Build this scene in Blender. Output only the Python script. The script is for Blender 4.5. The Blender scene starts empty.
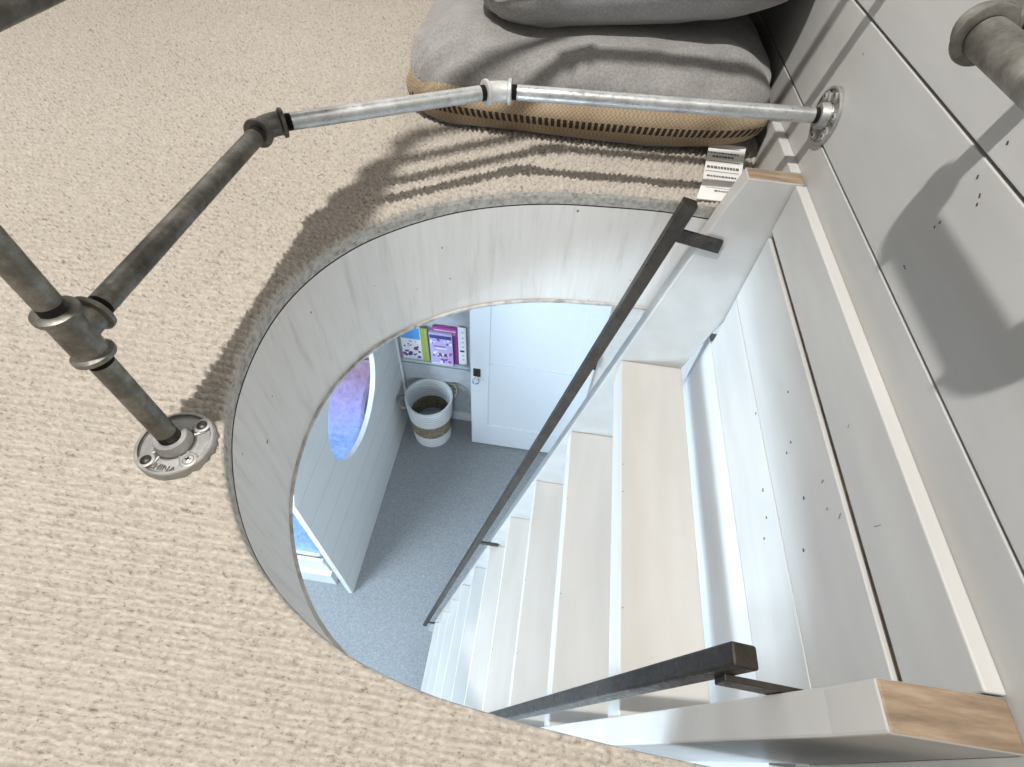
import bpy, math, random
import numpy as np
from mathutils import Vector, Matrix
random.seed(7); rng = np.random.default_rng(11)
S = 0.767            # survey unit -> metres
SC = bpy.context.scene
COL = SC.collection
H = 4.26             # lower floor depth below the loft floor (survey units)

# ------------------------------------------------------------------ materials
def mat(name, color, rough=0.6, metal=0.0):
    m = bpy.data.materials.new(name); m.use_nodes = True
    nt = m.node_tree; b = nt.nodes['Principled BSDF']
    b.inputs['Base Color'].default_value = (*color, 1); b.inputs['Roughness'].default_value = rough
    b.inputs['Metallic'].default_value = metal
    return m, nt, b
def nd(nt, t, **kw):
    n = nt.nodes.new(t)
    for k, v in kw.items():
        if k in n.inputs: n.inputs[k].default_value = v
        else: setattr(n, k, v)
    return n
def coords(nt, scale=(1,1,1), rot=(0,0,0)):
    tc = nd(nt, 'ShaderNodeTexCoord'); mp = nd(nt, 'ShaderNodeMapping')
    mp.inputs['Scale'].default_value = scale; mp.inputs['Rotation'].default_value = rot
    nt.links.new(tc.outputs['Object'], mp.inputs['Vector']); return mp.outputs['Vector']
def ramp(nt, fac, stops):
    r = nd(nt, 'ShaderNodeValToRGB'); e = r.color_ramp.elements
    while len(e) < len(stops): e.new(0.5)
    for i, (p, c) in enumerate(stops): e[i].position = p; e[i].color = (*c, 1)
    nt.links.new(fac, r.inputs['Fac']); return r.outputs['Color']
def noise(nt, vec, scale, detail=4, rough=0.5):
    n = nd(nt, 'ShaderNodeTexNoise', Scale=scale, Detail=detail, Roughness=rough)
    nt.links.new(vec, n.inputs['Vector']); return n.outputs['Fac']
def bump(nt, b, h, strength=0.3, dist=0.002):
    n = nd(nt, 'ShaderNodeBump', Strength=strength, Distance=dist)
    nt.links.new(h, n.inputs['Height']); nt.links.new(n.outputs['Normal'], b.inputs['Normal'])
def mix(nt, fac, a, b2, mode='MIX'):
    n = nd(nt, 'ShaderNodeMix'); n.data_type = 'RGBA'; n.blend_type = mode
    for s, v in (('Factor', fac), ('A', a), ('B', b2)):
        if s == 'Factor': sock = n.inputs[0]
        else: sock = n.inputs[6 if s == 'A' else 7]
        if isinstance(v, (int, float)): sock.default_value = v
        elif isinstance(v, tuple): sock.default_value = (*v, 1)
        else: nt.links.new(v, sock)
    return n.outputs[2]
def math_(nt, op, a, b=0.0, c=None):
    n = nd(nt, 'ShaderNodeMath'); n.operation = op
    for i, v in enumerate((a, b) if c is None else (a, b, c)):
        if isinstance(v, (int, float)): n.inputs[i].default_value = v
        else: nt.links.new(v, n.inputs[i])
    return n.outputs[0]

M = {}
def noisy(name, stops, scale, rough=0.6, metal=0.0, vscale=(1,1,1), bs=0.0, bd=0.002, detail=5, nr=0.6):
    m, nt, b = mat(name, stops[0][1], rough, metal)
    f = noise(nt, coords(nt, vscale), scale, detail, nr)
    nt.links.new(ramp(nt, f, stops), b.inputs['Base Color'])
    if bs: bump(nt, b, f, bs, bd)
    M[name] = m; return m, nt, b, f

# loft carpet: berber rows are real relief; colour is yarn fleck, darkest specks paint in the shade between tufts
m, nt, b = mat('carpet', (.5,.42,.34), 1.0); v = coords(nt)
fl = noise(nt, coords(nt, (190,360,190)), 1.0, 4, .65)
c1 = ramp(nt, fl, [(.33,(.13,.11,.09)), (.42,(.43,.385,.33)), (.60,(.55,.50,.44)), (.75,(.68,.63,.57))])
big = noise(nt, v, 2.2, 3)
nt.links.new(mix(nt, .30, c1, ramp(nt, big, [(.3,(.45,.395,.335)), (.7,(.56,.505,.44))])), b.inputs['Base Color'])
b.inputs['Sheen Weight'].default_value = .2
bump(nt, b, noise(nt, v, 900, 2), .6, .0015); M['carpet'] = m
noisy('carpet_back', [(.3,(.24,.22,.19)), (.5,(.43,.405,.37)), (.7,(.56,.53,.48))], 120, 1, bs=.6, bd=.003)
noisy('lower_carpet', [(.3,(.22,.225,.23)), (.5,(.29,.295,.30)), (.7,(.36,.365,.37))], 110, 1, bs=.4, bd=.003)
# paints
def paint(name, c, rough=.45, var=.03):
    m, nt, b = mat(name, c, rough)
    f = noise(nt, coords(nt, (6,1.2,6)), 3, 4)
    lo = tuple(max(0, x-var) for x in c); hi = tuple(min(1, x+var) for x in c)
    nt.links.new(ramp(nt, f, [(.35,lo),(.65,hi)]), b.inputs['Base Color'])
    bump(nt, b, noise(nt, coords(nt, (60,6,60)), 4, 3), .08, .001)
    M[name] = m
paint('plank_paint', (.50,.495,.48)); paint('trim_paint', (.58,.57,.55), .4); paint('stair_paint', (.56,.55,.53), .4)
paint('tread_paint', (.60,.57,.53), .42); paint('wall_grey', (.46,.48,.50), .7); paint('door_paint', (.80,.83,.87), .4, .006)
paint('house_paint', (.72,.725,.71), .5, .01); paint('white_gloss', (.68,.69,.70), .35); paint('beige_wall', (.70,.66,.62), .7)
paint('white_wall', (.75,.75,.74), .7)
# white-washed plywood lining
m, nt, b = mat('plywood_white', (.6,.58,.55), .6)
g = noise(nt, coords(nt, (22,22,2.2)), 3.0, 6, .65)
c1 = ramp(nt, g, [(.26,(.58,.55,.51)), (.45,(.70,.675,.635)), (.62,(.73,.705,.67)), (.8,(.77,.75,.72))])
sp = noise(nt, coords(nt), 55, 1)
nt.links.new(mix(nt, ramp(nt, sp, [(.19,(1,1,1)),(.22,(0,0,0))]), c1, (.16,.14,.12)), b.inputs['Base Color'])
bump(nt, b, g, .25, .002); M['plywood_white'] = m
noisy('plywood_edge', [(.3,(.28,.26,.24)), (.5,(.52,.50,.47)), (.7,(.66,.64,.61))], 45, .8, vscale=(1,1,1), bs=.5, bd=.003)
# bare wood
m, nt, b = mat('bare_wood', (.5,.33,.2), .6)
g = noise(nt, coords(nt, (6,40,40)), 3.0, 6, .6)
nt.links.new(ramp(nt, g, [(.3,(.17,.12,.078)), (.5,(.27,.195,.13)), (.7,(.38,.29,.205))]), b.inputs['Base Color']); M['bare_wood'] = m
# metals
def metal(name, stops, rough, met=.75, scale=28):
    m, nt, b = mat(name, stops[0][1], rough, met)
    f = noise(nt, coords(nt), scale, 6, .7)
    nt.links.new(ramp(nt, f, stops), b.inputs['Base Color'])
    f2 = noise(nt, coords(nt), scale*6, 3, .6)
    nt.links.new(ramp(nt, f2, [(.3,(rough-.12,)*3),(.7,(rough+.15,)*3)]), b.inputs['Roughness'])
    bump(nt, b, f2, .12, .001); M[name] = m
metal('pipe_dark', [(.30,(.06,.056,.048)), (.5,(.125,.118,.104)), (.70,(.25,.24,.215))], .45)
metal('pipe_bright', [(.3,(.36,.36,.35)), (.5,(.52,.53,.53)), (.72,(.68,.69,.69))], .36)
metal('pipe_worn', [(.30,(.085,.08,.068)), (.5,(.19,.18,.158)), (.70,(.36,.35,.32))], .45)
metal('cast_bright', [(.3,(.45,.45,.44)), (.5,(.60,.60,.585)), (.72,(.72,.72,.70))], .5, .5)
metal('cast_grey', [(.3,(.26,.255,.245)), (.5,(.38,.375,.36)), (.72,(.52,.51,.49))], .5, .6)
metal('thread_black', [(.3,(.02,.018,.016)), (.6,(.05,.046,.042))], .4, .6)
metal('rail_steel', [(.3,(.035,.03,.025)), (.5,(.058,.05,.042)), (.72,(.095,.08,.066))], .38, .6)
metal('screw_dark', [(.3,(.03,.028,.025)), (.7,(.08,.075,.07))], .4, .7)
metal('screw_steel', [(.3,(.62,.62,.6)), (.7,(.8,.8,.78))], .3, .7)
metal('bronze', [(.3,(.06,.045,.03)), (.7,(.14,.11,.075))], .35, .8)
# fabrics
m, nt, b = mat('grey_canvas', (.24,.235,.225), .95)
f = noise(nt, coords(nt), 14, 5, .65); f2 = noise(nt, coords(nt), 260, 2)
c1 = ramp(nt, f, [(.3,(.205,.195,.185)), (.55,(.275,.265,.255)), (.75,(.34,.325,.31))])
nt.links.new(mix(nt, .35, c1, ramp(nt, f2, [(.3,(.14,.135,.13)), (.7,(.42,.40,.385))])), b.inputs['Base Color'])
b.inputs['Sheen Weight'].default_value = .3; bump(nt, b, f2, .4, .001); M['grey_canvas'] = m
# burlap gusset with two rows of dark stitched dashes
m, nt, b = mat('burlap', (.5,.38,.25), .95)
tc = nd(nt, 'ShaderNodeTexCoord'); sx = nd(nt, 'ShaderNodeSeparateXYZ'); nt.links.new(tc.outputs['UV'], sx.inputs[0])
u_, v_ = sx.outputs[0], sx.outputs[1]
wv = nd(nt, 'ShaderNodeTexChecker', Scale=1.0)
mp = nd(nt, 'ShaderNodeMapping'); mp.inputs['Scale'].default_value = (270,270,270); nt.links.new(tc.outputs['Object'], mp.inputs[0])
nt.links.new(mp.outputs[0], wv.inputs['Vector'])
base = mix(nt, wv.outputs['Fac'], (.27,.195,.12), (.47,.37,.255))
f = noise(nt, coords(nt), 18, 4); base = mix(nt, .4, base, ramp(nt, f, [(.3,(.28,.20,.125)), (.7,(.50,.40,.28))]))
def band(lo, hi): return math_(nt, 'MULTIPLY', math_(nt,'GREATER_THAN',v_,lo), math_(nt,'LESS_THAN',v_,hi))
fr = math_(nt, 'FRACT', math_(nt,'MULTIPLY',u_,74.0))
dash = math_(nt, 'GREATER_THAN', fr, .40)
bands = math_(nt, 'MAXIMUM', band(.24,.44), band(.86,.97))
nt.links.new(mix(nt, math_(nt,'MULTIPLY',bands,dash), base, (.045,.03,.022)), b.inputs['Base Color'])
bump(nt, b, wv.outputs['Fac'], .4, .001); M['burlap'] = m
m, nt, b = mat('tag_cloth', (.80,.79,.76), .8); M['tag_cloth'] = m
m, nt, b = mat('tag_ink', (.12,.12,.12), .8); M['tag_ink'] = m
m, nt, b = mat('blanket', (.2,.35,.8), 1)
tc = nd(nt, 'ShaderNodeTexCoord'); sx = nd(nt, 'ShaderNodeSeparateXYZ'); nt.links.new(tc.outputs['Object'], sx.inputs[0])
f = noise(nt, coords(nt, (1,1,1)), 26, 4); f2 = noise(nt, coords(nt), 6, 2)
yy = math_(nt, 'ADD', sx.outputs[1], math_(nt, 'MULTIPLY', f2, .25))
c1 = ramp(nt, math_(nt,'MULTIPLY_ADD', yy, 1.0, .18), [(.0,(.22,.36,.68)), (.45,(.27,.38,.74)), (.66,(.36,.30,.58)), (.88,(.42,.24,.36))])
nt.links.new(mix(nt, .10, c1, ramp(nt, f, [(.35,(.10,.12,.22)), (.65,(.75,.75,.85))])), b.inputs['Base Color'])
b.inputs['Sheen Weight'].default_value = .5; bump(nt, b, f, .7, .02); M['blanket'] = m
# basket
m, nt, b = mat('basket_white', (.75,.75,.74), .9)
wv = nd(nt, 'ShaderNodeTexWave', Scale=28, Distortion=1.2); wv.bands_direction = 'Z'
nt.links.new(coords(nt), wv.inputs['Vector'])
nt.links.new(ramp(nt, wv.outputs['Fac'], [(0,(.62,.62,.62)),(1,(.82,.82,.81))]), b.inputs['Base Color']); bump(nt, b, wv.outputs['Fac'], .6, .006); M['basket_white'] = m
m, nt, b = mat('seagrass', (.25,.2,.13), .9)
f = noise(nt, coords(nt, (30,30,60)), 1.6, 4, .7)
nt.links.new(ramp(nt, f, [(.3,(.09,.07,.045)), (.5,(.25,.20,.135)), (.7,(.42,.36,.26))]), b.inputs['Base Color']); bump(nt, b, f, .8, .01); M['seagrass'] = m
noisy('rope', [(.3,(.12,.095,.07)), (.6,(.30,.25,.19))], 60, .9, bs=.6, bd=.004)
m, nt, b = mat('glass', (.9,.95,1), .05); b.inputs['Transmission Weight'].default_value = 1; b.inputs['IOR'].default_value = 1.5; M['glass'] = m
m, nt, b = mat('acrylic', (.92,.96,.98), .08); b.inputs['Transmission Weight'].default_value = .9; b.inputs['IOR'].default_value = 1.1; M['acrylic'] = m
m, nt, b = mat('black_gap', (.03,.027,.024), .9); M['black_gap'] = m
noisy('brown_gap', [(.3,(.10,.07,.045)), (.7,(.24,.17,.11))], 30, .9)
m, nt, b = mat('outlet_white', (.82,.82,.80), .4); M['outlet_white'] = m
def flat(name, c, rough=.5):
    m, nt, b = mat(name, c, rough); M[name] = m
for n_, c_ in dict(ink_purple=(.20,.07,.42), ink_magenta=(.36,.06,.30), ink_blue=(.10,.35,.75), ink_lilac=(.46,.40,.66), ink_white=(.82,.82,.84),
                   ink_green=(.33,.40,.07), ink_black=(.03,.03,.05), ink_teal=(.10,.42,.48), ink_pink=(.80,.45,.62), ink_navy=(.05,.06,.22), ink_grey=(.35,.36,.42), ink_olive=(.38,.36,.16)).items(): flat(n_, c_)
flat('lining_cloth',(.50,.60,.64),.9); flat('mark_dark', (.06,.055,.05)); flat('mark_grey', (.30,.29,.28))

# ------------------------------------------------------------------ mesh builder (survey units)
def frame(axis):
    a = Vector(axis).normalized(); t = Vector((0,0,1)) if abs(a.z) < .9 else Vector((1,0,0))
    u = a.cross(t).normalized(); return a, u, a.cross(u).normalized()
class MB:
    def __init__(s): s.v=[]; s.f=[]; s.sm=[]; s.mi=[]
    def add(s, vs, fs, smooth=False, mi=0):
        o=len(s.v); s.v += [tuple(x) for x in vs]
        for f in fs: s.f.append(tuple(o+i for i in f)); s.sm.append(smooth); s.mi.append(mi)
        return s
    def box(s, lo, hi, mi=0):
        (a,b,c),(d,e,f)=lo,hi
        return s.add([(a,b,c),(d,b,c),(d,e,c),(a,e,c),(a,b,f),(d,b,f),(d,e,f),(a,e,f)],
                     [(0,3,2,1),(4,5,6,7),(0,1,5,4),(1,2,6,5),(2,3,7,6),(3,0,4,7)], False, mi)
    def prism(s, poly, axis, lo, hi, mi=0):
        # poly: 2D points in the plane orthogonal to axis ('x': (y,z); 'y': (x,z); 'z': (x,y))
        n=len(poly)
        def P(p,t): return {'x':(t,p[0],p[1]),'y':(p[0],t,p[1]),'z':(p[0],p[1],t)}[axis]
        return s.add([P(p,lo) for p in poly]+[P(p,hi) for p in poly],
                     [tuple(range(n)), tuple(range(2*n-1,n-1,-1))]+[(i,n+i,n+(i+1)%n,(i+1)%n) for i in range(n)], False, mi)
    def lathe(s, org, axis, prof, n=32, mi=0, smooth=True):
        a,u,w=frame(axis); o=Vector(org); vs=[]; fs=[]
        for r,t in prof:
            for k in range(n):
                th=2*math.pi*k/n; vs.append(o+a*t+(u*math.cos(th)+w*math.sin(th))*r)
        for i in range(len(prof)-1):
            for k in range(n):
                k2=(k+1)%n; fs.append((i*n+k,i*n+k2,(i+1)*n+k2,(i+1)*n+k))
        return s.add(vs,fs,smooth,mi)
    def tube(s, pts, r, n=20, mi=0, cap=True):
        pts=[Vector(p) for p in pts]; rs=r if isinstance(r,(list,tuple)) else [r]*len(pts); vs=[]; fs=[]
        t0=(pts[1]-pts[0]).normalized(); _,u,w=frame(t0)
        for i,p in enumerate(pts):
            t=(pts[min(i+1,len(pts)-1)]-pts[max(i-1,0)]).normalized()
            u=(u-t*u.dot(t)).normalized(); w=t.cross(u)
            for k in range(n):
                th=2*math.pi*k/n; vs.append(p+(u*math.cos(th)+w*math.sin(th))*rs[i])
        for i in range(len(pts)-1):
            for k in range(n):
                k2=(k+1)%n; fs.append((i*n+k,i*n+k2,(i+1)*n+k2,(i+1)*n+k))
        if cap: fs += [tuple(range(n-1,-1,-1)), tuple(range((len(pts)-1)*n,len(pts)*n))]
        return s.add(vs,fs,True,mi)
    def build(s, name, mats, parent=None, bevel=0, sub=0, uv=None):
        o0 = parent.matrix_world.translation/S if parent is not None else Vector((0,0,0))
        if parent is not None: o0 = Vector(parent['org'])
        me=bpy.data.meshes.new(name)
        me.from_pydata([tuple((Vector(p)-o0)*S) for p in s.v],[],s.f)
        me.polygons.foreach_set('use_smooth', s.sm); me.polygons.foreach_set('material_index', s.mi)
        if isinstance(mats,str): mats=[mats]
        for m_ in mats: me.materials.append(M[m_])
        if uv:
            L=me.uv_layers.new(name='UVMap')
            for lp in me.loops: L.data[lp.index].uv=uv[lp.vertex_index]
        me.update()
        if any(s.sm): me.set_sharp_from_angle(angle=math.radians(38))
        ob=bpy.data.objects.new(name,me); COL.objects.link(ob)
        if parent is not None: ob.parent=parent; ob['org']=tuple(o0)
        else: ob['org']=(0,0,0)
        if bevel:
            bv=ob.modifiers.new('bevel','BEVEL'); bv.width=bevel*S; bv.segments=2; bv.limit_method='ANGLE'; bv.angle_limit=math.radians(40)
            me.polygons.foreach_set('use_smooth',[False]*len(me.polygons))
        return ob
def thing(name, label, cat, org, group=None):
    o=bpy.data.objects.new(name,None); COL.objects.link(o); o.empty_display_size=.05
    o.location=Vector(org)*S; o['org']=tuple(org); o['label']=label; o['category']=cat
    if group: o['group']=group
    return o
def tag(o,label,cat,group=None):
    o['label']=label; o['category']=cat
    if group: o['group']=group
    return o
def struct(o,label=None,cat=None):
    o['kind']='structure'
    if label: o['label']=label
    if cat: o['category']=cat
    return o
def smooth_curve(pts, per=8):
    out=[]; n=len(pts)
    for i in range(n-1):
        p0=pts[max(i-1,0)]; p1=pts[i]; p2=pts[i+1]; p3=pts[min(i+2,n-1)]
        for k in range(per):
            t=k/per
            out.append(tuple(.5*((2*p1[j])+(-p0[j]+p2[j])*t+(2*p0[j]-5*p1[j]+4*p2[j]-p3[j])*t*t+(-p0[j]+3*p1[j]-3*p2[j]+p3[j])*t**3) for j in range(len(p1))))
    out.append(tuple(pts[-1])); return out

# ------------------------------------------------------------------ the round-ended opening
XB, XW = .43, .45
rim_pts=[(.45,.036),(.33,.037),(.208,.039),(.10,.044),(.0,.052),(-.08,.063),(-.16,.085),(-.232,.122),(-.30,.175),(-.356,.25),(-.396,.34),(-.417,.44),
         (-.418,.54),(-.396,.635),(-.352,.722),(-.288,.795),(-.205,.86),(-.115,.905),(-.01,.936),(.10,.950),(.22,.958),(.33,.980),(.45,.990)]
def _grow(p):
    k=1+.042*max(0,min(1,(p[1]-.08)/.25))
    return (p[0]*k if p[0]<.3 else p[0], p[1]*k if p[0]<.3 else max(p[1],min(.992,p[1]*k)))
rim_pts=[_grow(p) for p in rim_pts]
rim=smooth_curve(rim_pts,8)
def inset(c, d):
    out=[]
    for i,p in enumerate(c):
        a=c[max(i-1,0)]; b=c[min(i+1,len(c)-1)]; t=Vector((b[0]-a[0],b[1]-a[1])).normalized()
        n=Vector((t.y,-t.x))      # towards outside (curve runs near->left->far, clockwise)
        out.append((p[0]-n.x*d*-1, p[1]-n.y*d*-1))
    return out
# check orientation: outward offset must leave the hole
cen=Vector((.1,.5))
def off(c,d):
    o=inset(c,d); k=len(c)//2
    if ((Vector(o[k])-cen).length-(Vector(c[k])-cen).length)*d<0: o=inset(c,-d)
    return o
def strip(c1,z1,c2,z2,mi=0,smooth=True,mb=None):
    mb=mb or MB(); n=len(c1)
    return mb.add([(p[0],p[1],z1) for p in c1]+[(p[0],p[1],z2) for p in c2],[(i,i+1,n+i+1,n+i) for i in range(n-1)],smooth,mi)

T=.300
# carpet as a relief of berber rows, cut at the rim
def build_carpet():
    xs=np.arange(-2.15,.451,.0030); ys=np.arange(-.22,2.031,.0024)
    X,Y=np.meshgrid(xs,ys); p=.0122
    def vnoise(x,y,seed):
        r=np.random.default_rng(seed).random((256,256)); xi=np.floor(x).astype(int); yi=np.floor(y).astype(int)
        fx=x-xi; fy=y-yi; fx=fx*fx*(3-2*fx); fy=fy*fy*(3-2*fy)
        g=lambda a,b: r[a%256,b%256]
        return (g(xi,yi)*(1-fx)+g(xi+1,yi)*fx)*(1-fy)+(g(xi,yi+1)*(1-fx)+g(xi+1,yi+1)*fx)*fy
    yw=Y+.003*(vnoise(X*3,Y*5,1)-.5)+.0026*(vnoise(X*70,Y*80,2)-.5)
    row=np.floor(yw/p); fy=yw/p-row
    ph=np.random.default_rng(5).random(4096)[(row.astype(int))%4096]
    px=X/.0115+ph*7+.9*vnoise(X*60,row,3); col=np.floor(px); fx=px-col
    th=np.random.default_rng(6).random((512,512))[col.astype(int)%512,row.astype(int)%512]
    prof=np.clip(1-np.abs(2*fy-1)**1.5,0,1); tx=np.clip(1-np.abs(2*fx-1)**1.8,0,1)
    Z=.0145*prof*(.30+.62*tx*(.72+.4*th)+.10*th)+.003*vnoise(X*240,Y*260,4)+.001*vnoise(X*9,Y*9,8)
    # inside test against the rim polygon
    poly=np.array(list(rim)+[(.5,.99),(.5,.036)]); ins=np.zeros(X.shape,bool)
    j=len(poly)-1
    for i in range(len(poly)):
        xi,yi=poly[i]; xj,yj=poly[j]
        if yi!=yj:
            c=((yi>Y)!=(yj>Y)) & (X<(xj-xi)*(Y-yi)/(yj-yi)+xi); ins^=c
        j=i
    # distance to rim for a rounded pile edge
    R=np.array(rim); near=np.full(X.shape,9.)
    m_=(X>-.5)&(Y<1.05)
    xx=X[m_]; yy=Y[m_]; dd=np.full(xx.shape,9.)
    for q in R[::2]: dd=np.minimum(dd,(xx-q[0])**2+(yy-q[1])**2)
    near[m_]=np.sqrt(dd)
    e=np.clip(1-near/.010,0,1); Z=Z*(1-.45*e**2)
    fr=np.hypot(X+.444,Y-.2822); Z=Z*(.30+.70*np.clip((fr-.048)/.012,0,1))
    Z[ins]=.0005
    ny,nx=X.shape; idx=np.arange(nx*ny).reshape(ny,nx)
    keep=~(ins[:-1,:-1]&ins[1:,:-1]&ins[:-1,1:]&ins[1:,1:])
    # pull the border vertices that fall inside the opening on to the rim line
    used0=np.zeros(nx*ny,bool); used0[np.stack([idx[:-1,:-1],idx[:-1,1:],idx[1:,1:],idx[1:,:-1]],-1)[keep].ravel()]=True
    bi=np.nonzero(used0&ins.ravel())[0]; Xr=X.ravel(); Yr=Y.ravel()
    RF=np.array(smooth_curve(rim,6)); 
    for c0 in range(0,len(bi),400):
        b_=bi[c0:c0+400]; d2=(Xr[b_,None]-RF[None,:,0])**2+(Yr[b_,None]-RF[None,:,1])**2; k=d2.argmin(1)
        Xr[b_]=RF[k,0]; Yr[b_]=RF[k,1]
    X=Xr.reshape(ny,nx); Y=Yr.reshape(ny,nx)
    q=np.stack([idx[:-1,:-1],idx[:-1,1:],idx[1:,1:],idx[1:,:-1]],-1)[keep]
    used=np.zeros(nx*ny,bool); used[q.ravel()]=True; remap=np.cumsum(used)-1
    V=np.stack([X.ravel(),Y.ravel(),Z.ravel()],1)[used]*S; q=remap[q]
    me=bpy.data.meshes.new('floor'); me.vertices.add(len(V)); me.vertices.foreach_set('co',V.astype(np.float32).ravel())
    me.loops.add(len(q)*4); me.loops.foreach_set('vertex_index',q.astype(np.int32).ravel())
    me.polygons.add(len(q)); me.polygons.foreach_set('loop_start',np.arange(len(q),dtype=np.int32)*4); me.polygons.foreach_set('loop_total',np.full(len(q),4,np.int32))
    me.polygons.foreach_set('use_smooth',np.ones(len(q),bool)); me.update(calc_edges=True); me.validate()
    me.materials.append(M['carpet']); o=bpy.data.objects.new('floor',me); COL.objects.link(o); return o
fl=struct(build_carpet(),'beige ribbed carpet of the loft around the opening','floor'); fl['org']=(0,0,0)

# carpet edge + subfloor, plywood lining, ceiling edge
mb=strip(rim,.0015,off(rim,-.001),-.006); strip(off(rim,-.001),-.006,off(rim,.0005),-.026,0,True,mb)
struct(mb.build('trim_1','carpet_back'),'frayed grey carpet edge around the opening','trim')
mb=MB(); strip(rim,-.0285,off(rim,.001),-T,0,True,mb); strip(off(rim,.009),-.026,rim,-.0285,1,True,mb); strip(off(rim,.0005),-.026,off(rim,.009),-.026,1,True,mb)
struct(mb.build('wall_opening',['plywood_white','black_gap']),'curved whitewashed plywood lining of the opening','wall')
rl=off(rim,-.005)
mb=MB(); strip(off(rim,.001),-T,rl,-T-.001,0,False,mb); strip(rl,-T-.001,off(rim,-.003),-T-.009,0,True,mb)
struct(mb.build('trim_2','plywood_edge'),'rough ceiling board edge below the plywood lining','trim')

# slab underside = lower ceiling (ring round the opening)
ro=off(rim,-.003); mb=MB()
outer=[]
for p in ro:
    d=Vector((p[0]-.45,p[1]-.5)); 
    outer.append((max(-3.2,min(.45,.45+d.x*9)), max(-2.2,min(3.2,.5+d.y*9))))
strip(ro,-T-.009,outer,-T-.009,0,False,mb)
struct(mb.build('ceiling','white_wall'))

# ------------------------------------------------------------------ plank wall on the right
mb=MB(); gap=.0042
zs=[-.262,.163,.337,.511,.685,.859,1.033,1.207,1.381,1.555,1.729,1.903,2.077,2.25]
for a,b_ in zip(zs[:-1],zs[1:]): mb.box((XW,-.9,a+gap/2),(XW+.02,2.06,b_-gap/2),0)
mb.box((XW+.0205,-.9,-T),(XW+.03,2.06,2.25),1)
wr=struct(mb.build('wall_right',['plank_paint','black_gap'],bevel=.0012),'grey-white horizontal plank wall beside the stair opening','wall')
# knots, nail heads and scuffs on the planks
def marks(name, pts, x, m_, parent):
    mb=MB()
    for y,z,l,w,a in pts:
        c,s_=math.cos(a),math.sin(a)
        q=[(-l,-w),(l,-w*.6),(l,w*.7),(-l,w)]
        mb.add([(x-.0006,y+i*c-j*s_,z+i*s_+j*c) for i,j in q]+[(x+.0006,y+i*c-j*s_,z+i*s_+j*c) for i,j in q],[(0,1,2,3),(7,6,5,4),(0,4,5,1),(1,5,6,2),(2,6,7,3),(3,7,4,0)])
    return mb.build(name,m_,parent)
mk=[(.588,.320,.0022,.0012,.9),(.566,.311,.0022,.001,.7),(.560,.304,.0016,.001,.8),(.588,.262,.0018,.001,1.0),(.590,.254,.0016,.001,1.0),
    (.587,.197,.0012,.001,.3),(.583,.197,.001,.0009,.6),(.586,.359,.002,.0013,.8),(.99,.30,.0015,.0008,.9)]
wr['org']=(0,0,0); marks('nail_hole',mk,XW,'mark_dark',wr)
# ledge board and the planks that line the opening below it
mb=MB()
YS0,YS1=.1195,.936
for a,b_ in ((YS0,YS1),(.9835,1.19)): mb.box((XB,a,-.001),(XW,b_,.1),0)
struct(mb.build('baseboard_right','trim_paint',bevel=.002),'white ledge board along the foot of the plank wall','baseboard')
mb=MB(); mb.box((XB+.001,YS0,-.182),(XW-.0005,YS1,-.0165),0); mb.box((XB+.001,YS0,-.342),(XW-.0005,YS1,-.1845),0)
mb.box((XB+.009,YS0,-.02),(XW-.0005,YS1,.0),1)
mb.box((XB+.012,YS0,-.342),(XW-.0005,.9412,-.02),2); mb.box((XB+.012,.936,-.02),(XW-.001,.9412,.098),2)
wl=struct(mb.build('trim_3',['trim_paint','brown_gap','black_gap'],bevel=.0018),'white planks lining the stair opening below the ledge','trim')
marks('nail_hole',[(.50,-.10,.002,.0018,0),(.49,-.118,.002,.0018,0),(.585,-.075,.002,.0016,0),(.33,-.13,.0025,.002,0),(.62,-.19,.002,.002,.5),(.47,-.215,.003,.002,.5),(.42,-.22,.002,.002,0),(.39,-.24,.002,.002,0),(.40,-.10,.0025,.002,0)],XB+.001,'mark_dark',wl)
marks('knot',[(.40,-.045,.003,.0012,1.2),(.36,-.05,.002,.0012,.3),(.34,-.028,.004,.0007,.9),(.44,.04,.003,.001,1.),(.30,.035,.006,.0006,1.8)],XB+.0,'mark_grey',wl)

# ------------------------------------------------------------------ ladder stair
SL=.2165
def sx_front(z): return .222+SL*(z+.45)
def stringer(y0,y1,xt=.345):
    zb=-H
    poly=[(sx_front(zb),zb),(sx_front(.03),.03),(xt,.1),(XW-.0015,.1),(XW-.0015,-.22),(.392+SL*(-.30+.45),-.30),(.392+SL*(zb+.45),zb)]
    mb=MB(); mb.prism(poly,'y',y0,y1,0)
    mb.mi[-5]=0
    # top face gets bare wood: edge between poly[2] and poly[3]
    mb.mi[2+2]=1
    return mb
st=thing('ladder_stair','steep white ladder stair descending through the carpeted opening','stairs',(-.3,.53,-H))
stringer(.942,.982).build('stringer',['stair_paint','bare_wood'],st,bevel=.003)
stringer(.076,.118,.335).build('stringer',['stair_paint','bare_wood'],st,bevel=.003)
for n in range(10):
    x=.228-.0825*n; z=-.45-.381*n
    mb=MB()
    poly=[(x,z),(x+.163,z),(x+.163,z-.03),(x+.028,z-.03),(x+.028,z-.10),(x,z-.10)]
    mb.prism(poly,'y',.1185,.9415,0)
    tr=mb.build('tread','tread_paint',st,bevel=.0035)
    if n<7:
        for yy in ((.30,.55,.62),(.42,.70),(.33,.56),(.4,.66),(.5,),(.38,.6),(.5,))[n]:
            MB().lathe((x+.006,yy,z-.001),(0,0,1),[(0.0001,.0014),(.0013,.0013),(.0013,0)],8).build('nail_head','mark_dark',tr)

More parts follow.
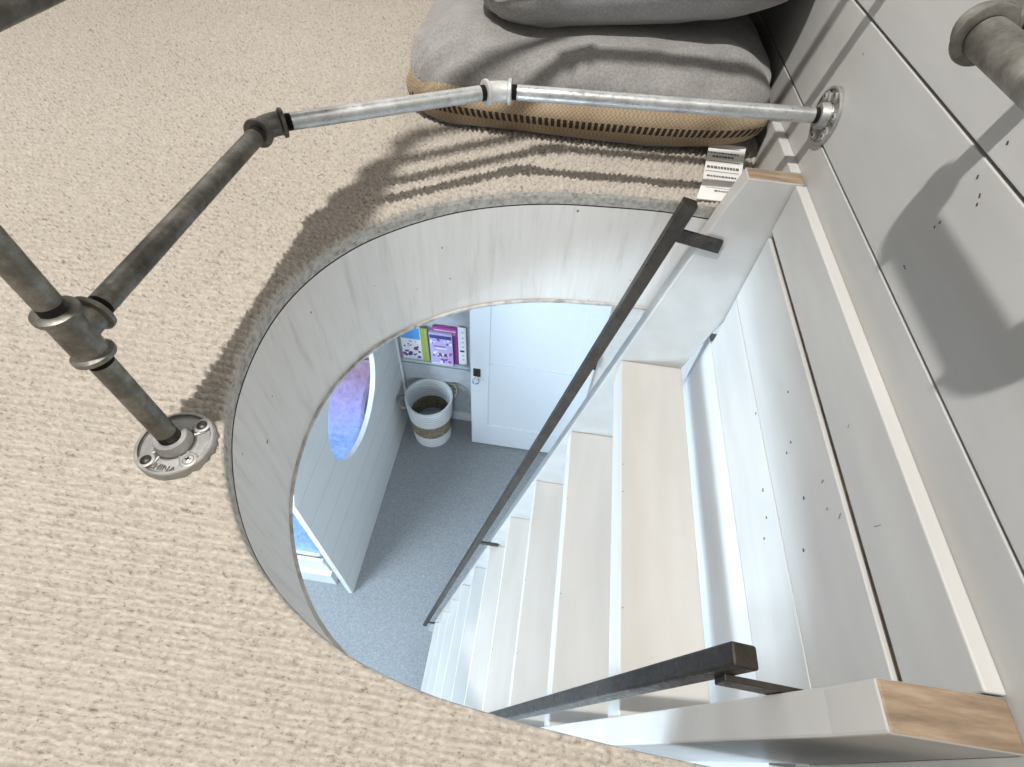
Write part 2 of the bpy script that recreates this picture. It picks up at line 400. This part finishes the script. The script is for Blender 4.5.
# handrails: square steel bars on flat brackets
def handrail(yc, yface, label):
    sgn=1 if yface>yc else -1
    t=thing('handrail',label,'handrail',(.1,yc,-.6))
    m_=.2136; d=Vector((m_,0,1)).normalized(); nrm=Vector((1,0,-m_)).normalized()
    zt,dx_=(.050,0) if sgn>0 else (.022,.010)
    top=Vector((.252+dx_-m_*(.05-zt),yc,zt)); bot=Vector((.252+dx_-m_*(3.98),yc,-3.93))
    w,hh=.0120,.0150
    vs=[]
    for p in (bot,top):
        for a,b_ in ((-1,-1),(1,-1),(1,1),(-1,1)): vs.append(p+Vector((0,a*w,0))+nrm*(b_*hh))
    mb=MB(); mb.add(vs,[(3,2,1,0),(4,5,6,7)]+[(i,(i+1)%4,4+(i+1)%4,4+i) for i in range(4)])
    mb.build('rail','rail_steel',t,bevel=.003)
    for z in (-.035,-1.955,-3.90):
        xr=.252+dx_+m_*(z-.05); x1=xr+.115
        mb=MB(); y0,y1=sorted((yface-sgn*.0075,yface-sgn*.0005)); dz_=.018 if z>-1 else .006
        mb.prism([(xr+.005,z-.016),(x1,z-.016-dz_),(x1,z+.015-dz_),(xr+.005,z+.015)],'y',y0,y1)
        br=mb.build('bracket','rail_steel',t,bevel=.001)
        MB().lathe((x1-.022,yface-sgn*.0075,z-dz_*.8),(0,-sgn,0),[(.0055,0),(.0055,.0012),(.0001,.0014)],14).build('screw','screw_dark',br)
    return t
handrail(.922,.942,'dark steel bar handrail on the far stringer of the stair')
handrail(.137,.118,'dark steel bar handrail on the near stringer, foreground end cut square')

# ------------------------------------------------------------------ pipe guard rail
PR=.0128
def pipe(a,b_,m_,parent,name='pipe',r=PR,th=(True,True),ths=.011):
    a=Vector(a); b_=Vector(b_); d=(b_-a).normalized(); L=(b_-a).length
    p=MB().tube([a+d*(ths if th[0] else 0),b_-d*(ths if th[1] else 0)],r,28).build(name,m_,parent)
    for k,(e,sg) in enumerate(((a,1),(b_,-1))):
        if not th[k]: continue
        prof=[]
        for i in range(9):
            prof += [(r*.93,sg*ths*i/9*1.05),(r*1.0,sg*(ths*(i+.5)/9)*1.05)]
        prof.append((r*.93,sg*ths*1.05))
        MB().lathe(e,d,prof,24).build('thread','thread_black',p)
    return p
def bead(mb,c,d,t0,t1,r,rb):   # socket body with a rolled bead at its mouth
    s_=1 if t1>t0 else -1; w=.0085
    mb.lathe(c,d,[(r,t0),(r,t1-s_*w),(rb,t1-s_*(w-.002)),(rb*1.015,t1-s_*w*.5),(rb,t1-s_*.0015),(rb-.0025,t1),(PR*1.02,t1),(PR*.9,t1-s_*.012)],32)
def tee(c,dirs,m_,parent,name='tee_fitting',L=.036):
    mb=MB()
    for d in dirs: bead(mb,c,d,-.004,L,.0168,.0212)
    mb.lathe(c,dirs[0],[(.0001,-.0168)]+[(.0168*math.cos(a),.0168*math.sin(a)) for a in (-1.2,-.9,-.6,-.3,0,.3,.6,.9,1.2)]+[(.0001,.0168)],28)
    return mb.build(name,m_,parent)
def elbow(c,d1,d2,m_,parent,L=.021,name='elbow_fitting',r=.0170,rb=.0212):
    c=Vector(c); d1=Vector(d1).normalized(); d2=Vector(d2).normalized(); mb=MB()
    k=.021; path=[]
    for i in range(9):
        t=i/8; p=(1-t)**2*(c+d1*k)+2*t*(1-t)*c+t*t*(c+d2*k); path.append(p)
    mb.tube(path,r,28,cap=False)
    bead(mb,c,d1,k*.8,L+.008,r,rb); bead(mb,c,d2,k*.8,L+.008,r,rb)
    return mb.build(name,m_,parent)
def flange(org,axis,parent,m_,rot=0,holes=4,screws=('screw_dark','screw_steel','screw_dark','screw_dark'),R=.0470,text=False):
    a,u,w=frame(axis); o=Vector(org)
    mb=MB(); mb.lathe(o,axis,[(R,-.008),(R,.0065),(R-.0015,.008),(R-.0045,.008),(R-.0058,.0042),(.0245,.0042),(.0222,.0075),(.0205,.0185),(.0192,.0205),(PR*1.03,.0205),(PR*.9,.012)],48)
    mb.lathe(o,axis,[(R,-.008),(.0001,-.008)],48)
    for k in range(holes):   # raised ears round the holes and spokes between the recesses
        th=rot+2*math.pi*k/holes; c=o+(u*math.cos(th)+w*math.sin(th))*(R-.0112)
        mb.lathe(c,axis,[(.0112,.0035),(.0108,.0076),(.0098,.0083),(.0070,.0083),(.006,.006),(.0001,.006)],20)
        e_=(u*math.cos(th)+w*math.sin(th)); q_=a.cross(e_)
        for sg in (-1,1):
            p0=o+e_*.021+q_*(sg*.004)+a*.0045; p1=o+e_*(R-.013)+q_*(sg*.0098)+a*.0045
            mb.tube([p0,p1],.0022,8)
    gq=mb; gq.lathe(o,axis,[(R-.0046,.0082),(R-.0056,.0046),(R-.0066,.0046)],48,1); gq.lathe(o,axis,[(.0252,.0046),(.0240,.0048),(.0226,.0078)],40,1)  # darker metal rings paint the recess shade into the grooves
    fo=mb.build('floor_flange' if abs(a.z)>.9 else 'wall_flange',[m_,'pipe_worn'],parent)
    for k in range(holes):
        th=rot+2*math.pi*k/holes; c=o+(u*math.cos(th)+w*math.sin(th))*(R-.0112)
        sm_=screws[k%len(screws)]
        s_=MB(); s_.lathe(c,axis,[(.0062,.0055),(.0060,.0082),(.004,.0096),(.0001,.0099)],18)
        so=s_.build('screw',sm_,fo)
        if sm_=='screw_steel':
            x_=MB()
            for p_,q_ in ((u,w),(w,u)):
                x_.add([c+a*t+p_*(i*.0034)+q_*(j*.0009) for t in (.0095,.0104) for i,j in ((-1,-1),(1,-1),(1,1),(-1,1))],[(4,5,6,7),(0,3,2,1),(0,1,5,4),(1,2,6,5),(2,3,7,6),(3,0,4,7)])
            x_.build('screw_slot','mark_dark',fo)
    if text:
        cu=bpy.data.curves.new('lettering','FONT'); cu.body='CHINA'; cu.size=.0115*S; cu.extrude=.0008*S; cu.align_x='CENTER'; cu.align_y='CENTER'
        tmp=bpy.data.objects.new('t',cu); dg=bpy.context.evaluated_depsgraph_get(); COL.objects.link(tmp); dg.update()
        me=bpy.data.meshes.new_from_object(tmp.evaluated_get(dg)); bpy.data.objects.remove(tmp)
        me.materials.append(M['pipe_worn'])
        lo=bpy.data.objects.new('lettering',me); COL.objects.link(lo); lo.parent=fo
        lo.location=Vector((org[0]+.001,org[1]-.0352,ZF+.0046))*S-Vector(parent['org'])*S; lo.rotation_euler=(0,0,math.radians(-4))
    return fo
PX,PY=-.4615,.2945; BX,BY=-.4400,.2822
gr=thing('pipe_guard_rail','galvanized pipe guard rail with flanged post standing on the loft carpet','railing',(BX,BY,0))
ZF=.0085; ZR=.2
flange((BX,BY,ZF),(0,0,1),gr,'cast_grey',rot=.95,text=True,screws=('screw_dark','screw_dark','screw_steel','screw_dark'))
dpost=(Vector((PX,PY,ZR))-Vector((BX,BY,ZF))).normalized()
pipe(Vector((BX,BY,ZF))+dpost*.017,Vector((PX,PY,ZR))-dpost*.031,'pipe_worn',gr,'post')
rails=(.2,.438,.69,.935)
for i,zr in enumerate(rails):
    tc_=Vector((PX,PY,zr)); E1=Vector((-.458,.735,zr)); E2=Vector((-.135,.962,zr-.008)); W=Vector((XW,.995,zr+.0))
    d1=(E1-tc_).normalized(); d2=(E2-E1).normalized(); d3=(W-E2).normalized()
    last=i==len(rails)-1
    if not last: tee(tc_,[tuple(-dpost) if i==0 else (0,0,-1),(0,0,1),tuple(d1)],'pipe_worn',gr,L=.033)
    else: elbow(tc_,(0,0,-1),d1,'pipe_worn',gr)
    if not last: pipe(tc_+Vector((0,0,.031)),Vector((PX,PY,rails[i+1]-.031)),'pipe_worn',gr,'post')
    pipe(tc_+d1*.031,E1-d1*.027,'pipe_dark',gr)
    elbow(E1,-d1,d2,'pipe_dark',gr)
    pipe(E1+d2*.027,E2-d2*.024,'pipe_bright',gr)
    elbow(E2,-d2,d3,'cast_bright',gr,L=.018)
    pipe(E2+d3*.024,W-d3*.017,'pipe_bright',gr)
    flange(W,tuple(-d3),gr,'cast_grey',rot=.4,holes=6,screws=('screw_steel',))

# grab handle on the plank wall
hx,hy,hz=.345,.587,.453; hy2=hy-.235
hd=thing('pipe_grab_handle','weathered pipe grab handle mounted on the plank wall at upper right','handle',(XW,hy,hz))
pipe((hx,hy-.022,hz),(hx,hy2+.022,hz),'pipe_worn',hd,'grip_pipe',r=.0162,th=(True,True),ths=.008)
for y_,sg in ((hy,-1),(hy2,1)):
    elbow((hx,y_,hz),(0,sg,0),(1,0,0),'pipe_worn',hd,L=.020,r=.0200,rb=.0238)
    pipe((hx+.028,y_,hz),(XW-.018,y_,hz),'pipe_dark',hd,'standoff',th=(True,False),ths=.008)
    flange((XW,y_,hz),(-1,0,0),hd,'pipe_worn',rot=.6)

# ------------------------------------------------------------------ floor cushions
def cushion(x0,x1,y0,y1,z0,z1,seed,label,gusset,tilt=0.0,e=2/5.0):
    t=thing('floor_cushion',label,'cushion',((x0+x1)/2,(y0+y1)/2,z0))
    cx,cy=(x0+x1)/2,(y0+y1)/2; ax,ay=(x1-x0)/2,(y1-y0)/2; hh=z1-z0
    N=240
    from mathutils import noise as N_
    per=[0]; base=[]
    for k in range(N+1):
        th=2*math.pi*(k%N)/N; c,s_=math.cos(th),math.sin(th)
        base.append((math.copysign(abs(c)**e,c),math.copysign(abs(s_)**e,s_)))
        if k: per.append(per[-1]+math.hypot((base[-1][0]-base[-2][0])*ax,(base[-1][1]-base[-2][1])*ay))
    def ring(f,z,puff):
        out=[]
        for k in range(N):
            ox,oy=base[k][0]*f,base[k][1]*f; x=cx+ox*ax; y=cy+oy*ay
            w=Vector((x*7+seed,y*7,z*10)); n=N_.noise(w)*.014+N_.noise(w*2.3)*.006
            # creases pulled from the corners
            dc=min(math.hypot(x-p,y-q) for p in (x0,x1) for q in (y0,y1)); cr=math.exp(-(dc/.16)**2)
            ang=math.atan2(y-y0,x-x0)
            n2=(.010 if gusset else .003)*cr*math.sin(ang*13+seed)*f
            corner=abs(ox*oy)
            out.append((x+ox*n*.9,y+oy*n*.9,z+(n+n2)*puff-(corner**2)*hh*.12*(1 if z>z0+hh*.5 else -.5)+tilt*(x-x0)))
        return out
    def side(profile,name,m_,puff):
        vs=[]; uv=[]; fs=[]; n=len(profile)
        for f,z,vv in profile:
            r_=ring(f,z,puff)
            for k in range(N+1): vs.append(r_[k%N]); uv.append((per[k],vv))
        for i in range(n-1):
            for k in range(N):
                a=i*(N+1)+k; fs.append((a,a+1,a+N+2,a+N+1))
        mb=MB(); mb.add(vs,fs,True); return mb.build(name,m_,t,uv=uv)
    if gusset:
        zb=z0+.06*hh; zt=z0+.56*hh
        prof=[]
        for i in range(15):
            s_=i/14; prof.append((.955+.05*math.sin(math.pi*min(1,s_*.98)),zb+(zt-zb)*s_,s_))
        side(prof,'burlap_gusset','burlap',.35)
        top=[(.966,zt-.002,0),(.985,zt+.004*hh,0)]
        for i in range(1,26):
            s_=i/25; top.append((.985*math.cos(s_*math.pi/2*.985)**.5 if s_<1 else .02, zt+(z1-zt)*(math.sin(s_*math.pi/2)**.8),0))
        side(top,'canvas_cover','grey_canvas',1.0)
        side([(.02,z0+.002,0),(.5,z0+.001,0),(.85,z0+.001,0),(.90,z0+.003,0),(.945,z0+.03*hh,0),(.957,zb+.002,0)],'canvas_base','grey_canvas',.0)
    else:
        prof=[]
        for i in range(41):
            a=-math.pi/2+math.pi*i/40
            prof.append((max(.01,math.cos(a)**.42 if abs(a)<1.57 else .01),z0+hh*(.5+.5*math.sin(a)),0))
        side(prof,'canvas_cover','grey_canvas',.8)
    return t
c1=cushion(-.392,.440,1.150,1.92,.008,.200,1.3,'grey canvas floor cushion with burlap sides lying on the carpet, bottom of the stack',True,.02,2/8.0)
c2=cushion(-.235,.447,1.225,1.97,.150,.335,7.7,'grey canvas cushion on top of the burlap-sided floor cushion, against the plank wall',False,.14,2/7.0)
# care label hanging from the lower cushion
def label_path(s_):   # s 0..1 along the label, from the seam down to the carpet and over the edge fold
    pts=[(.358,1.185,.040),(.355,1.160,.028),(.348,1.115,.018),(.341,1.075,.017),(.335,1.045,.025),(.330,1.030,.020),(.321,.995,.015)]
    i=min(int(s_*6),5); f=s_*6-i
    return Vector(pts[i]).lerp(Vector(pts[i+1]),f)
mb=MB(); vs=[]; n=25; wd=.041
for i in range(n):
    p=label_path(i/(n-1)); vs += [p+Vector((-wd,0,0)),p+Vector((wd,.002,0)),p+Vector((wd,.002,-.0015)),p+Vector((-wd,0,-.0015))]
fs=[]
for i in range(n-1):
    a=4*i; b_=a+4
    fs += [(a,a+1,b_+1,b_),(a+1,a+2,b_+2,b_+1),(a+2,a+3,b_+3,b_+2),(a+3,a,b_,b_+3)]
mb.add(vs,fs,True); lab=mb.build('care_label','tag_cloth',c1); lab['label']='white printed care label'
mb=MB()
def text_row(s0,s1,x0,x1,words):
    x=x0
    while x<x1-.002:
        l=rng.uniform(.003,.0075) if words else x1-x0
        xe=min(x1,x+l); a=label_path(s0); b_=label_path(s1)
        up=Vector((0,0,.0009))
        mb.add([Vector((x,a.y,a.z))+up,Vector((xe,a.y,a.z))+up,Vector((xe,b_.y,b_.z))+up,Vector((x,b_.y,b_.z))+up],[(3,2,1,0)])
        x=xe+(.0016 if words else 1)
for s0,h_,x0,x1,wd_ in ((.13,.022,.315,.383,1),(.18,.02,.325,.375,1),(.24,.007,.312,.385,0),(.30,.026,.312,.382,1),(.37,.006,.308,.380,0),(.44,.026,.309,.372,1),(.52,.008,.304,.374,0),(.56,.006,.304,.374,0),(.80,.008,.300,.355,0),(.85,.02,.318,.350,1),(.06,.006,.315,.385,0)):
    text_row(s0,s0+h_,x0,x1,wd_)
mb.build('printed_text','tag_ink',lab)

# ------------------------------------------------------------------ far loft wall with baseboard
mb=MB(); mb.box((-2.3,2.045,-.05),(.47,2.08,2.25)); struct(mb.build('wall_back','white_wall'))
mb=MB(); mb.box((-2.3,2.028,.0),(.449,2.045,.11)); struct(mb.build('baseboard_back','trim_paint',bevel=.003))

# ------------------------------------------------------------------ the room below
mb=MB(); mb.box((-3.2,-2.2,-H-.05),(1.2,3.2,-H)); struct(mb.build('floor_lower','lower_carpet'),'blue-grey carpet of the room below','floor')
mb=MB(); mb.box((-3.2,3.15,-H),(1.2,3.2,-T-.03)); struct(mb.build('wall_back_lower','wall_grey'))
mb=MB(); mb.box((.434,.02,-H),(.475,.985,-.348)); struct(mb.build('wall_stair_lower','white_gloss'))
mb=MB(); mb.box((.74,.985,-H),(.78,3.15,-T-.02)); mb.box((.475,.955,-H),(.74,.985,-T-.02)); struct(mb.build('wall_right_lower','beige_wall'))
mb=MB(); mb.box((-3.25,-2.2,-H),(-3.2,3.2,-T-.03)); struct(mb.build('wall_left_lower','wall_grey'))
mb=MB(); mb.box((-1.28,3.135,-H),(.445,3.15,-H+.15)); struct(mb.build('baseboard_back_lower','white_gloss',bevel=.004))
# open white door standing parallel to the back wall
dr=thing('door_panel','open white three-panel door with glass knob, beyond the foot of the stair','door',(-.04,2.88,-H))
dx0,dx1,dz0,dz1=-.573,.500,-H+.02,-H+2.66
mb=MB(); yb,yf=2.905,2.862
mb.box((dx0,yf+.012,dz0),(dx1,yb,dz1))
for a,b_ in ((dx0,-.405),(.340,dx1)): mb.box((a,yf,dz0),(b_,yf+.012,dz1))
for a,b_ in ((dz0,-3.872),(-3.01,-2.885),(-1.75,dz1)): mb.box((-.405,yf,a),(.340,yf+.012,b_))
mb.build('door_leaf','door_paint',dr,bevel=.003)
MB().box((-.548,yf-.006,-3.075),(-.482,yf,-2.965)).build('lock_plate','bronze',dr,bevel=.002)
kn=MB(); kn.lathe((-.512,yf-.006,-3.055),(0,-1,0),[(.014,0),(.011,.02),(.011,.035),(.026,.045),(.034,.065),(.030,.083),(.014,.092),(.0001,.093)],12,smooth=False)
kn.build('glass_knob','glass',dr)
# wall stub and casing where the door is hinged
mb=MB(); mb.box((.505,2.90,-H),(.74,3.148,-.30)); struct(mb.build('wall_door_return','beige_wall'))
hg=MB(); hg.box((dx1-.01,yf-.012,-2.73),(dx1+.0045,yf-.001,-2.62)); hg.lathe((dx1-.002,yf-.012,-2.74),(0,0,1),[(.0001,0),(.011,0),(.011,.13),(.0001,.13)],12)
hg.build('hinge','screw_dark',dr)

# house-shaped bunk: side panel with a round opening, bed box, blanket
HX=-1.333
hb=thing('house_bed','white house-shaped child bed with round opening in its side, left in the room below','bed',(-2.0,2.0,-H))
y0,y1,ze,zp=1.147,3.132,-2.39,-.93; yc=(y0+y1)/2
N=64; cyh,czh,rh=2.135,-2.635,.475
outp=[]
def ray_out(a):     # point of the house outline in direction a from the hole centre
    d=Vector((math.cos(a),math.sin(a))); best=9
    poly=[(y0,-H+.002),(y1,-H+.002),(y1,ze),(yc,zp),(y0,ze)]
    for i in range(5):
        p=Vector(poly[i]); q=Vector(poly[(i+1)%5]); e=q-p; r_=p-Vector((cyh,czh))
        den=d.x*e.y-d.y*e.x
        if abs(den)<1e-9: continue
        t=(r_.x*e.y-r_.y*e.x)/den; s_=(r_.x*d.y-r_.y*d.x)/den
        if t>0 and -1e-6<=s_<=1+1e-6: best=min(best,t)
    return cyh+d.x*best,czh+d.y*best
angs=sorted([2*math.pi*k/N for k in range(N)]+[math.atan2(p[1]-czh,p[0]-cyh)%(2*math.pi) for p in ((y0,-H+.002),(y1,-H+.002),(y1,ze),(yc,zp),(y0,ze))])
nA=len(angs); vs=[]
th=.042
for x in (HX,HX-th):
    for a in angs: vs.append((x,)+ray_out(a))
    for a in angs: vs.append((x,cyh+rh*math.cos(a),czh+rh*math.sin(a)))
mb=MB(); fs=[]
for k in range(nA):
    k2=(k+1)%nA
    fs.append((k,k2,nA+k2,nA+k)); fs.append((2*nA+k,3*nA+k,3*nA+k2,2*nA+k2))
mb.add(vs,fs,False,0)
mb.add(vs,[(k,2*nA+k,2*nA+(k+1)%nA,(k+1)%nA) for k in range(nA)],False,1)
mb.add(vs,[(nA+k,nA+(k+1)%nA,3*nA+(k+1)%nA,3*nA+k) for k in range(nA)],True,1)
sp=mb.build('side_panel',['house_paint','white_gloss'],hb)
gv=MB()   # shallow board joints running along the panel
for z in np.arange(-3.96,-2.2,.30):
    for a,b_ in ((y0+.003,y1-.003),):
        half=math.sqrt(max(0,rh**2-(z-czh)**2)) if abs(z-czh)<rh else 0
        segs=[(a,b_)] if not half else [(a,cyh-half-.004),(cyh+half+.004,b_)]
        for s0,s1 in segs: gv.box((HX-.001,s0,z-.002),(HX+.0006,s1,z+.002))
gv.build('board_joint','house_groove',sp) if 'house_groove' in M else gv.build('board_joint','wall_grey',sp)
rr=MB(); rr.lathe((HX-th-.004,cyh,czh),(1,0,0),[(rh-.001,0),(rh+.012,0),(rh+.012,.0)],64)
ct=MB(); ct.box((HX+.0005,3.095,-H),(HX+.022,3.130,-2.41)); ct.build('corner_trim','white_gloss',hb,bevel=.003)
bx=MB(); bx.box((-3.0,1.235,-4.10),(-1.512,3.10,-3.72)); bx.box((-3.0,1.205,-3.76),(-1.49,1.235,-3.665))
bx.box((-3.0,1.20,-H),(-1.50,3.10,-4.01))
bx.build('bed_box','white_gloss',hb,bevel=.006)
mt=MB(); mt.box((-2.95,1.245,-3.735),(-1.52,3.08,-3.62)); mt.build('mattress','white_gloss',hb,bevel=.03)
pw=MB(); pw.box((-3.02,3.10,-H),(-1.376,3.13,-2.4)); pw.build('head_panel','house_paint',hb)
bl=thing('fluffy_blanket','fluffy blue and pink blanket spread on the house-shaped bed','blanket',(-2.2,2.1,-3.62))
mb=MB(); nx,ny=60,80; vs=[]; fs=[]
from mathutils import noise as MN
for j in range(ny):
    for i in range(nx):
        x=-2.93+1.40*i/(nx-1); y=1.25+1.80*j/(ny-1)
        e=min(i,nx-1-i,j,ny-1-j); n=MN.noise(Vector((x*6,y*6,0)))*.03+MN.noise(Vector((x*31,y*31,3)))*.022
        vs.append((x,y,-3.575+n+.30*max(0,min(1,(y-2.3)/.5))**2*(3-2*max(0,min(1,(y-2.3)/.5)))-(.035 if e==0 else 0)))
for j in range(ny-1):
    for i in range(nx-1): fs.append((j*nx+i,j*nx+i+1,(j+1)*nx+i+1,(j+1)*nx+i))
mb.add(vs,fs,True); mb.build('pile','blanket',bl)

# woven basket with rope handles in the corner
bk=thing('woven_basket','white woven basket with a brown seagrass band and rope handles, on the lower floor','basket',(-1.018,2.93,-H))
def brad(z): return .196+.040*(z+H)/.66
bz=[-H+.003,-H+.19,-H+.40,-H+.66]
def coil(z0,z1,inner=False):
    n=int((z1-z0)/.022); prof=[]
    for i in range(n*4+1):
        z=z0+(z1-z0)*i/(n*4); prof.append((brad(z)+.0035*math.cos(2*math.pi*i/4)-(.018 if inner else 0),z+H))
    return prof
for nm,a,b_,m_ in (('lower_band',bz[0],bz[1],'basket_white'),('seagrass_band',bz[1],bz[2],'seagrass'),('upper_band',bz[2],bz[3],'basket_white')):
    mb=MB(); p=coil(a,b_); q=coil(a,b_,True)[::-1]
    mb.lathe((-1.018,2.93,-H),(0,0,1),p+q+[p[0]],40); mb.build(nm,m_,bk)
MB().lathe((-1.018,2.93,-H),(0,0,1),[(.0001,.012),(.18,.012),(.18,.003),(.0001,.003)],40).build('base','basket_white',bk)
MB().lathe((-1.018,2.93,-H),(0,0,1),[(.0001,.19),(.10,.195),(.185,.17),(.187,.12)],32).build('lining','lining_cloth',bk)
for an in (math.radians(200),math.radians(32)):
    c=Vector((-1.018+.232*math.cos(an),2.93+.232*math.sin(an),-H+.60)); tdir=Vector((-math.sin(an),math.cos(an),0)); od=Vector((math.cos(an),math.sin(an),0))
    pts=[]
    for k in range(13):
        a=math.pi*k/12; pts.append(c+tdir*(.085*math.cos(a))+od*(.012+.055*math.sin(a))+Vector((0,0,.03+.035*math.sin(a))))
    MB().tube(pts,.014,10).build('rope_handle','rope',bk)

# outlet on the back wall
ou=thing('wall_outlet','white outlet plate low on the grey wall behind the basket','outlet',(-.80,3.15,-3.72))
MB().box((-.845,3.142,-3.80),(-.765,3.1495,-3.66)).build('cover_plate','outlet_white',ou,bevel=.003)
mb=MB()
for z in (-3.765,-3.705): mb.box((-.823,3.1395,z-.018),(-.787,3.1425,z+.018))
mb.build('socket','ink_grey',ou)

# acrylic ledge with books and booklet
sh=thing('book_ledge','clear acrylic book ledge on the grey back wall above the basket','shelf',(-.95,3.15,-3.25))
MB().box((-1.29,3.06,-3.262),(-.60,3.1495,-3.250)).build('shelf_base','acrylic',sh)
MB().box((-1.29,3.055,-3.262),(-.60,3.060,-3.215)).build('front_lip','acrylic',sh)
def picture_book(label,x0,x1,yf,z0,z1,th,cover,spine,blobs,grp='books on the clear wall ledge'):
    t=thing('book',label,'book',((x0+x1)/2,yf+th/2,z0),grp)
    MB().box((x0,yf,z0),(x1,yf+th,z1)).build('cover',cover,t,bevel=.002)
    MB().box((x1-.004,yf+.003,z0+.004),(x1+.0015,yf+th-.003,z1-.004)).build('page_block',spine,t)
    bym={}
    for (u,v,r,m_) in blobs: bym.setdefault(m_,[]).append((u,v,r))
    for m_,L in bym.items():
        mb=MB()
        for u,v,r in L:
            cx,cz=x0+(x1-x0)*u,z0+(z1-z0)*v
            if isinstance(r,tuple): mb.box((cx-r[0],yf-.0015,cz-r[1]),(cx+r[0],yf-.0002,cz+r[1]))
            else: mb.lathe((cx,yf-.0002,cz),(0,-1,0),[(r,0),(r,.0012),(.0001,.0014)],10)
        mb.build('cover_print',m_,t)
    return t
R_=rng
def sprinkle(n,u0,u1,v0,v1,r0,r1,ms): return [(R_.uniform(u0,u1),R_.uniform(v0,v1),R_.uniform(r0,r1),ms[R_.integers(len(ms))]) for _ in range(n)]
picture_book('white picture book with blue sky and dark figures, leftmost on the wall ledge',-1.275,-1.085,3.098,-3.248,-2.80,.022,'ink_white','ink_white',
  [(.5,.82,(.09,.075),'ink_blue')]+sprinkle(26,.08,.92,.08,.62,.008,.022,['ink_navy','ink_magenta','ink_purple','ink_pink','ink_black']))
picture_book('thin book with green and olive cover showing as a stripe on the wall ledge',-1.080,-1.018,3.09,-3.248,-2.795,.018,'ink_green','ink_white',[(.75,.5,(.007,.22),'ink_olive')])
picture_book('magenta edged book standing behind the purple one on the wall ledge',-.965,-.742,3.105,-3.248,-2.765,.028,'ink_magenta','ink_purple',[(.86,.86,.016,'ink_pink'),(.5,.93,(.10,.012),'ink_pink')])
picture_book('purple and lilac picture book facing out, front of the wall ledge',-.992,-.778,3.064,-3.248,-2.80,.028,'ink_lilac','ink_purple',
  [(.5,.90,(.10,.022),'ink_navy'),(.5,.05,(.10,.016),'ink_white'),(.42,.62,(.055,.007),'ink_purple'),(.5,.56,(.05,.006),'ink_white'),(.78,.70,.012,'ink_navy')]
  +[(.42,.36,.022,'ink_black'),(.70,.36,.024,'ink_black'),(.42,.35,.015,'ink_pink'),(.70,.35,.016,'ink_pink')]+sprinkle(22,.06,.94,.12,.45,.008,.018,['ink_pink','ink_purple','ink_white','ink_magenta'])+sprinkle(12,.06,.94,.70,.84,.007,.014,['ink_white','ink_blue','ink_purple']))
picture_book('white booklet with small grey print, rightmost on the wall ledge',-.736,-.662,3.115,-3.248,-2.74,.012,'ink_white','ink_white',
  [(.6,v,.009,'ink_grey') for v in (.14,.26,.5,.62,.74,.88)]+[(.5,.38,(.02,.012),'ink_black')])

# ------------------------------------------------------------------ light
def point(name,p,e,c,r=.03):
    l=bpy.data.lights.new(name,'POINT'); l.energy=e; l.color=c; l.shadow_soft_size=r
    o=bpy.data.objects.new(name,l); COL.objects.link(o); o.location=Vector(p)*S; return o
point('ceiling_lamp_light',(-.64,.06,2.6),190,(1,.972,.93),.028)
def area(name,p,target,sx,sy,e,c):
    l=bpy.data.lights.new(name,'AREA'); l.shape='RECTANGLE'; l.size=sx*S; l.size_y=sy*S; l.energy=e; l.color=c
    o=bpy.data.objects.new(name,l); COL.objects.link(o); o.location=Vector(p)*S
    o.rotation_euler=(Vector(target)-Vector(p)).to_track_quat('-Z','Y').to_euler(); return o
area('window_and_fill_light',(-3.05,-.6,-1.05),(-.1,.7,-3.2),2.3,.8,215,(.66,.84,1.0))
area('window_and_fill_light',(-.3,-2.1,-2.7),(-.2,2.6,-3.2),1.6,1.4,45,(.72,.86,1.0))  # added fill to brighten the door and stairs, not a known window
w=bpy.data.worlds.new('world'); SC.world=w; w.use_nodes=True
bg=w.node_tree.nodes['Background']; bg.inputs[0].default_value=(1.0,.98,.95,1); bg.inputs[1].default_value=.28

# ------------------------------------------------------------------ camera
R3=((0.98862,0.13491,0.05330),(-.0,0,0),(0,0,0))
yaw,pit,rol=(math.radians(a) for a in (-3.80832677,52.29582635,4.96986416))
fwd=Vector((math.sin(yaw)*math.cos(pit),math.cos(yaw)*math.cos(pit),-math.sin(pit))); rt=Vector((math.cos(yaw),-math.sin(yaw),0)); up=rt.cross(fwd)
r2=rt*math.cos(rol)+up*math.sin(rol); u2=-rt*math.sin(rol)+up*math.cos(rol)
cam=bpy.data.cameras.new('camera'); co=bpy.data.objects.new('camera',cam); COL.objects.link(co)
cam.sensor_width=36; cam.lens=513.81/1024*36; cam.clip_start=.01
mw=Matrix((( r2.x,u2.x,-fwd.x,0),(r2.y,u2.y,-fwd.y,0),(r2.z,u2.z,-fwd.z,.6*S),(0,0,0,1))); co.matrix_world=mw
SC.camera=co
vs_=SC.view_settings; vs_.view_transform='Standard'; vs_.look='None'; vs_.gamma=1; vs_.use_curve_mapping=False; vs_.exposure=0
for o in list(bpy.data.objects):
    if 'org' in o: del o['org']
